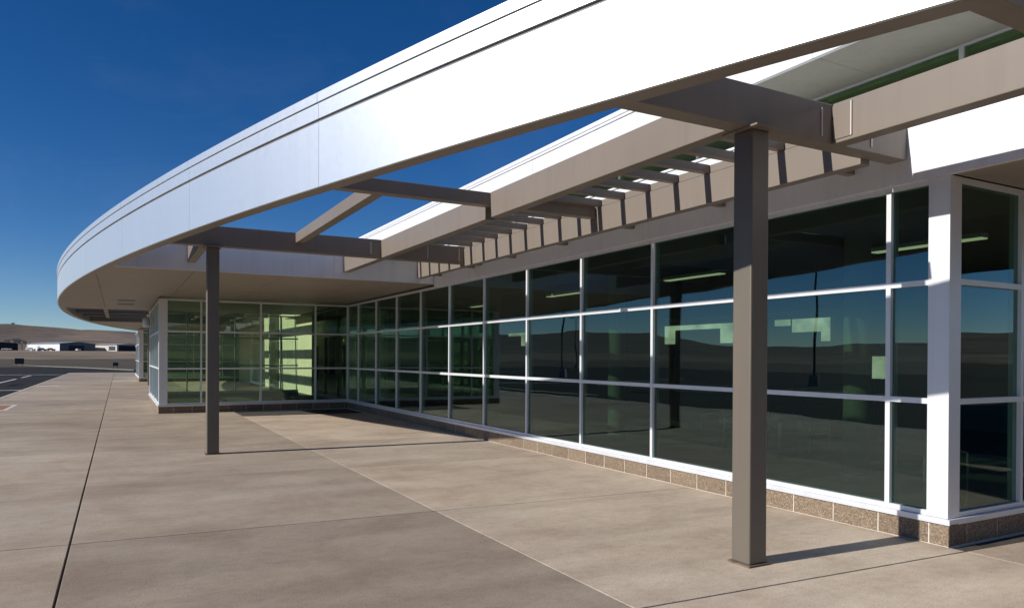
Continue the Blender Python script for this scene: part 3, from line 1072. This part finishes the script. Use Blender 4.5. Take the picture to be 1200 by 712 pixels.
def hangar(name, label, K, phi, width, length, eave, ridge, m_side, m_gable, doors):
    """K: near corner; gable faces (cos phi, sin phi); length runs away from the viewer"""
    n = Vector((math.cos(phi), math.sin(phi), 0)); t = Vector((-n.y, n.x, 0))
    K = Vector((K[0], K[1], terrain_z(*K) - 0.3))
    root = thing(name, label, 'hangar', tuple(K), 0, 'hangars across the airfield')

    def P(s, d, z):
        q = K + t * s - n * d
        return (q.x, q.y, q.z + z)
    b = MB()
    b.v = [P(0, 0, 0), P(width, 0, 0), P(width, 0, eave), P(width / 2, 0, ridge), P(0, 0, eave)]
    b.v += [P(0, length, 0), P(width, length, 0), P(width, length, eave), P(width / 2, length, ridge), P(0, length, eave)]
    b2 = MB(); b2.v = b.v[5:]; b2.f = [(4, 3, 2, 1, 0)]
    b.v = b.v[:5]; b.f = [(0, 1, 2, 3, 4)]
    build('gable_wall', b, m_gable, root)
    build('rear_wall', b2, m_gable, root)
    b = MB()
    b.v = [P(-0.05, 0.05, 0), P(-0.05, length - 0.05, 0), P(-0.05, length - 0.05, eave), P(-0.05, 0.05, eave),
           P(width + 0.05, 0.05, 0), P(width + 0.05, length - 0.05, 0), P(width + 0.05, length - 0.05, eave), P(width + 0.05, 0.05, eave)]
    b.f = [(0, 3, 2, 1), (4, 5, 6, 7)]
    build('side_wall', b, m_side, root)
    b = MB()
    for s0, z0, s1, z1 in ((-0.5, eave - 0.1, width / 2, ridge), (width / 2, ridge, width + 0.5, eave - 0.1)):
        s = len(b.v)
        b.v += [P(s0, -0.3, z0), P(s1, -0.3, z1), P(s1, length, z1), P(s0, length, z0), P(s0, -0.3, z0 + 0.2), P(s1, -0.3, z1 + 0.2), P(s1, length, z1 + 0.2), P(s0, length, z0 + 0.2)]
        b.f += [tuple(s + q for q in fq) for fq in BOXF]
    build('roof', b, M['h_roof'], root)
    for (s0, s1, z1, mat) in doors:
        b = MB()
        b.v = [P(s0, -0.12, 0.2), P(s1, -0.12, 0.2), P(s1, -0.12, z1), P(s0, -0.12, z1), P(s0, 0.1, 0.2), P(s1, 0.1, 0.2), P(s1, 0.1, z1), P(s0, 0.1, z1)]
        b.f = [(0, 1, 2, 3), (0, 4, 5, 1), (1, 5, 6, 2), (2, 6, 7, 3), (3, 7, 4, 0)]
        build('hangar_door', b, mat, root)
    return root


hangar('hangar', 'long white hangar with slate blue gable across the airfield', (-480, -36.2), math.radians(30), 20, 38, 4.6, 5.6, M['h_white'], M['h_blue'],
       [(5.0, 13.5, 3.6, M['h_dark'])])
hangar('hangar', 'cream hangar with dark open front right of the white hangar', (-480, -7.6), math.radians(33), 15, 27, 4.2, 4.9, M['h_cream'], M['h_cream'],
       [(1.0, 14.0, 3.9, M['h_dark'])])
hangar('hangar', 'low dark open-fronted hangar at far left edge of the airfield', (-470, -75.0), math.radians(10), 20, 20, 4.4, 5.0, M['h_cream'], M['h_dark'],
       [(1.0, 19.0, 3.8, M['h_dark'])])
# white box trailer before the cream hangar
tz = terrain_z(-478, -10)
tr = thing('storage_trailer', 'small white storage trailer parked before the cream hangar', 'trailer', (-476, -10.2, tz))
build('body', MB().box(-479, -473, -11.8, -8.4, tz + 0.5, tz + 2.9), M['h_white'], tr, bevel=0.05)
for wx in (-477.6, -474.4):
    w = MB().tube((wx, -11.9, tz + 0.4), (wx, -11.6, tz + 0.4), 0.42, n=14)
    build('wheel', w, M['rubber'], tr)


def car(x, y, rz, mat, label):
    z = terrain_z(x, y)
    t = thing('parked_car', label, 'car', (x, y, z), rz, 'cars parked by the hangars')
    W = WORLD[t.name]

    def add(nm, b, m, bevel=0.0, parent=None):
        me = b.mesh(nm, m)
        o = bpy.data.objects.new(nm, me); COL.objects.link(o); o.parent = parent or t
        if bevel:
            md = o.modifiers.new('b', 'BEVEL'); md.width = bevel; md.segments = 2
        return o
    add('body', MB().box(-2.2, 2.2, -0.88, 0.88, 0.3, 0.95), mat, 0.18)
    b = MB(); b.v = [(-1.5, -0.8, 0.93), (1.2, -0.8, 0.93), (1.2, 0.8, 0.93), (-1.5, 0.8, 0.93), (-0.95, -0.62, 1.48), (0.5, -0.62, 1.48), (0.5, 0.62, 1.48), (-0.95, 0.62, 1.48)]
    b.f = [tuple(q) for q in BOXF]
    add('cabin', b, M['h_dark'], 0.08)
    for wx in (-1.35, 1.35):
        for wy in (-0.85, 0.85):
            add('wheel', MB().tube((wx, wy - 0.1, 0.33), (wx, wy + 0.1, 0.33), 0.33, n=14), M['rubber'])


car(-452, -47.5, 1.2, M['carwhite'], 'white car parked before the left end of the white hangar')
car(-452, -42.5, 1.3, M['carblue'], 'dark blue car parked before the white hangar side')
car(-450, -38.5, 1.2, M['carred'], 'dark red car parked before the white hangar corner')
car(-448, -57.5, 1.4, M['carwhite'], 'white car parked by the dark open-fronted hangar')
car(-452, -26.0, 0.3, M['carwhite'], 'white car parked before the slate blue gable')


def marker_box(x, y, label, k=1.0):
    z = terrain_z(x, y)
    t = thing('airfield_sign', label, 'sign', (x, y, z), 0, 'dark airfield signs in the grass')
    build('panel', MB().box(x - 0.1, x + 0.1, y - 0.62 * k, y + 0.62 * k, z + 0.35, z + 0.35 + 0.9 * k), M['dark'], t, bevel=0.02)
    for s in (-0.42 * k, 0.42 * k):
        build('leg', MB().box(x - 0.03, x + 0.03, y + s - 0.03, y + s + 0.03, z - 0.05, z + 0.349), M['dark'], t)


marker_box(-134.0, -20.6, 'larger dark low sign in the grass at left, beyond the asphalt')
marker_box(-113.0, -7.1, 'smaller dark low sign in the grass nearer the glass wing', 0.55)
# bare trees between the hangars
def bare_tree(x, y, h, label, seed):
    rnd = random.Random(seed)
    z = terrain_z(x, y) - 0.1
    t = thing('bare_tree', label, 'tree', (x, y, z), 0, 'bare trees by the hangars')
    build('trunk', MB().tube((x, y, z), (x + 0.2, y, z + h * 0.45), 0.22, 0.13), M['bark'], t)
    b = MB()

    def grow(p, d, L, r, dep):
        q = p + d * L
        b.tube(p, q, r, r * 0.6, 5)
        if dep:
            for _ in range(3):
                dd = (d + Vector((rnd.uniform(-.8, .8), rnd.uniform(-.8, .8), rnd.uniform(-.1, .6)))).normalized()
                grow(p + d * L * rnd.uniform(.6, 1), dd, L * 0.68, r * 0.55, dep - 1)
    for _ in range(6):
        dd = Vector((rnd.uniform(-.9, .9), rnd.uniform(-.9, .9), 1)).normalized()
        grow(Vector((x + 0.2, y, z + h * 0.42)), dd, h * 0.25, 0.11, 4)
    build('crown', b, M['bark'], t)


for i, (dy, h, lab) in enumerate(((-63.0, 7.0, 'bare grey tree beside the dark open-fronted hangar'), (-60.6, 7.6, 'bare grey tree second from the dark open-fronted hangar'),
                                  (-58.4, 8.2, 'tallest bare grey tree between the dark and white hangars'), (-56.0, 7.2, 'bare grey tree second from the white hangar'),
                                  (-53.6, 6.4, 'bare grey tree beside the left end of white hangar'))):
    bare_tree(-500, dy, h, lab, i)
# mast on the hill
mz = terrain_h(-2500, -272)
ms = thing('radio_mast', 'tiny mast standing on the hilltop at far left', 'mast', (-2500, -272, mz))
build('tower', MB().tube((-2500, -272, mz - 2), (-2500, -272, mz + 7), 0.8, 0.4, 6), M['galv'], ms)
build('hut', MB().box(-2503, -2498, -277, -269, mz - 2, mz + 3.2), M['h_white'], ms)


# lamp posts in the parking lot (seen mirrored in the glass)
def lamp_post(x, y, h, arm, label):
    t = thing('lamp_post', label, 'street lamp', (x, y, -0.12), 0, 'parking lot lamp posts')
    build('footing', MB().lathe([(0.3, -0.12), (0.3, 0.65)], x, y, 16), M['kerb'], t)
    build('pole', MB().tube((x, y, 0.651), (x, y, h), 0.085, 0.06, 10), M['dark'], t)
    for s in ((-1, 1) if arm == 2 else (1,)):
        a = build('arm', MB().tube((x, y, h - 0.1), (x + s * 1.0, y, h + 0.05), 0.035, n=8), M['dark'], t)
        build('lamp_head', MB().box(min(x + s * 1.0, x + s * 1.7), max(x + s * 1.0, x + s * 1.7), y - 0.17, y + 0.17, h - 0.02, h + 0.12), M['dark'], t)


lamp_post(-49.6, -27.9, 8.2, 2, 'twin-arm lamp post mirrored in the middle row of the glass wall')
lamp_post(-27.0, -32.5, 8.2, 1, 'single-arm lamp post mirrored in the pane by the corner')
lamp_post(-99.0, -62.0, 8.2, 2, 'distant lamp post mirrored small in the glass wall')
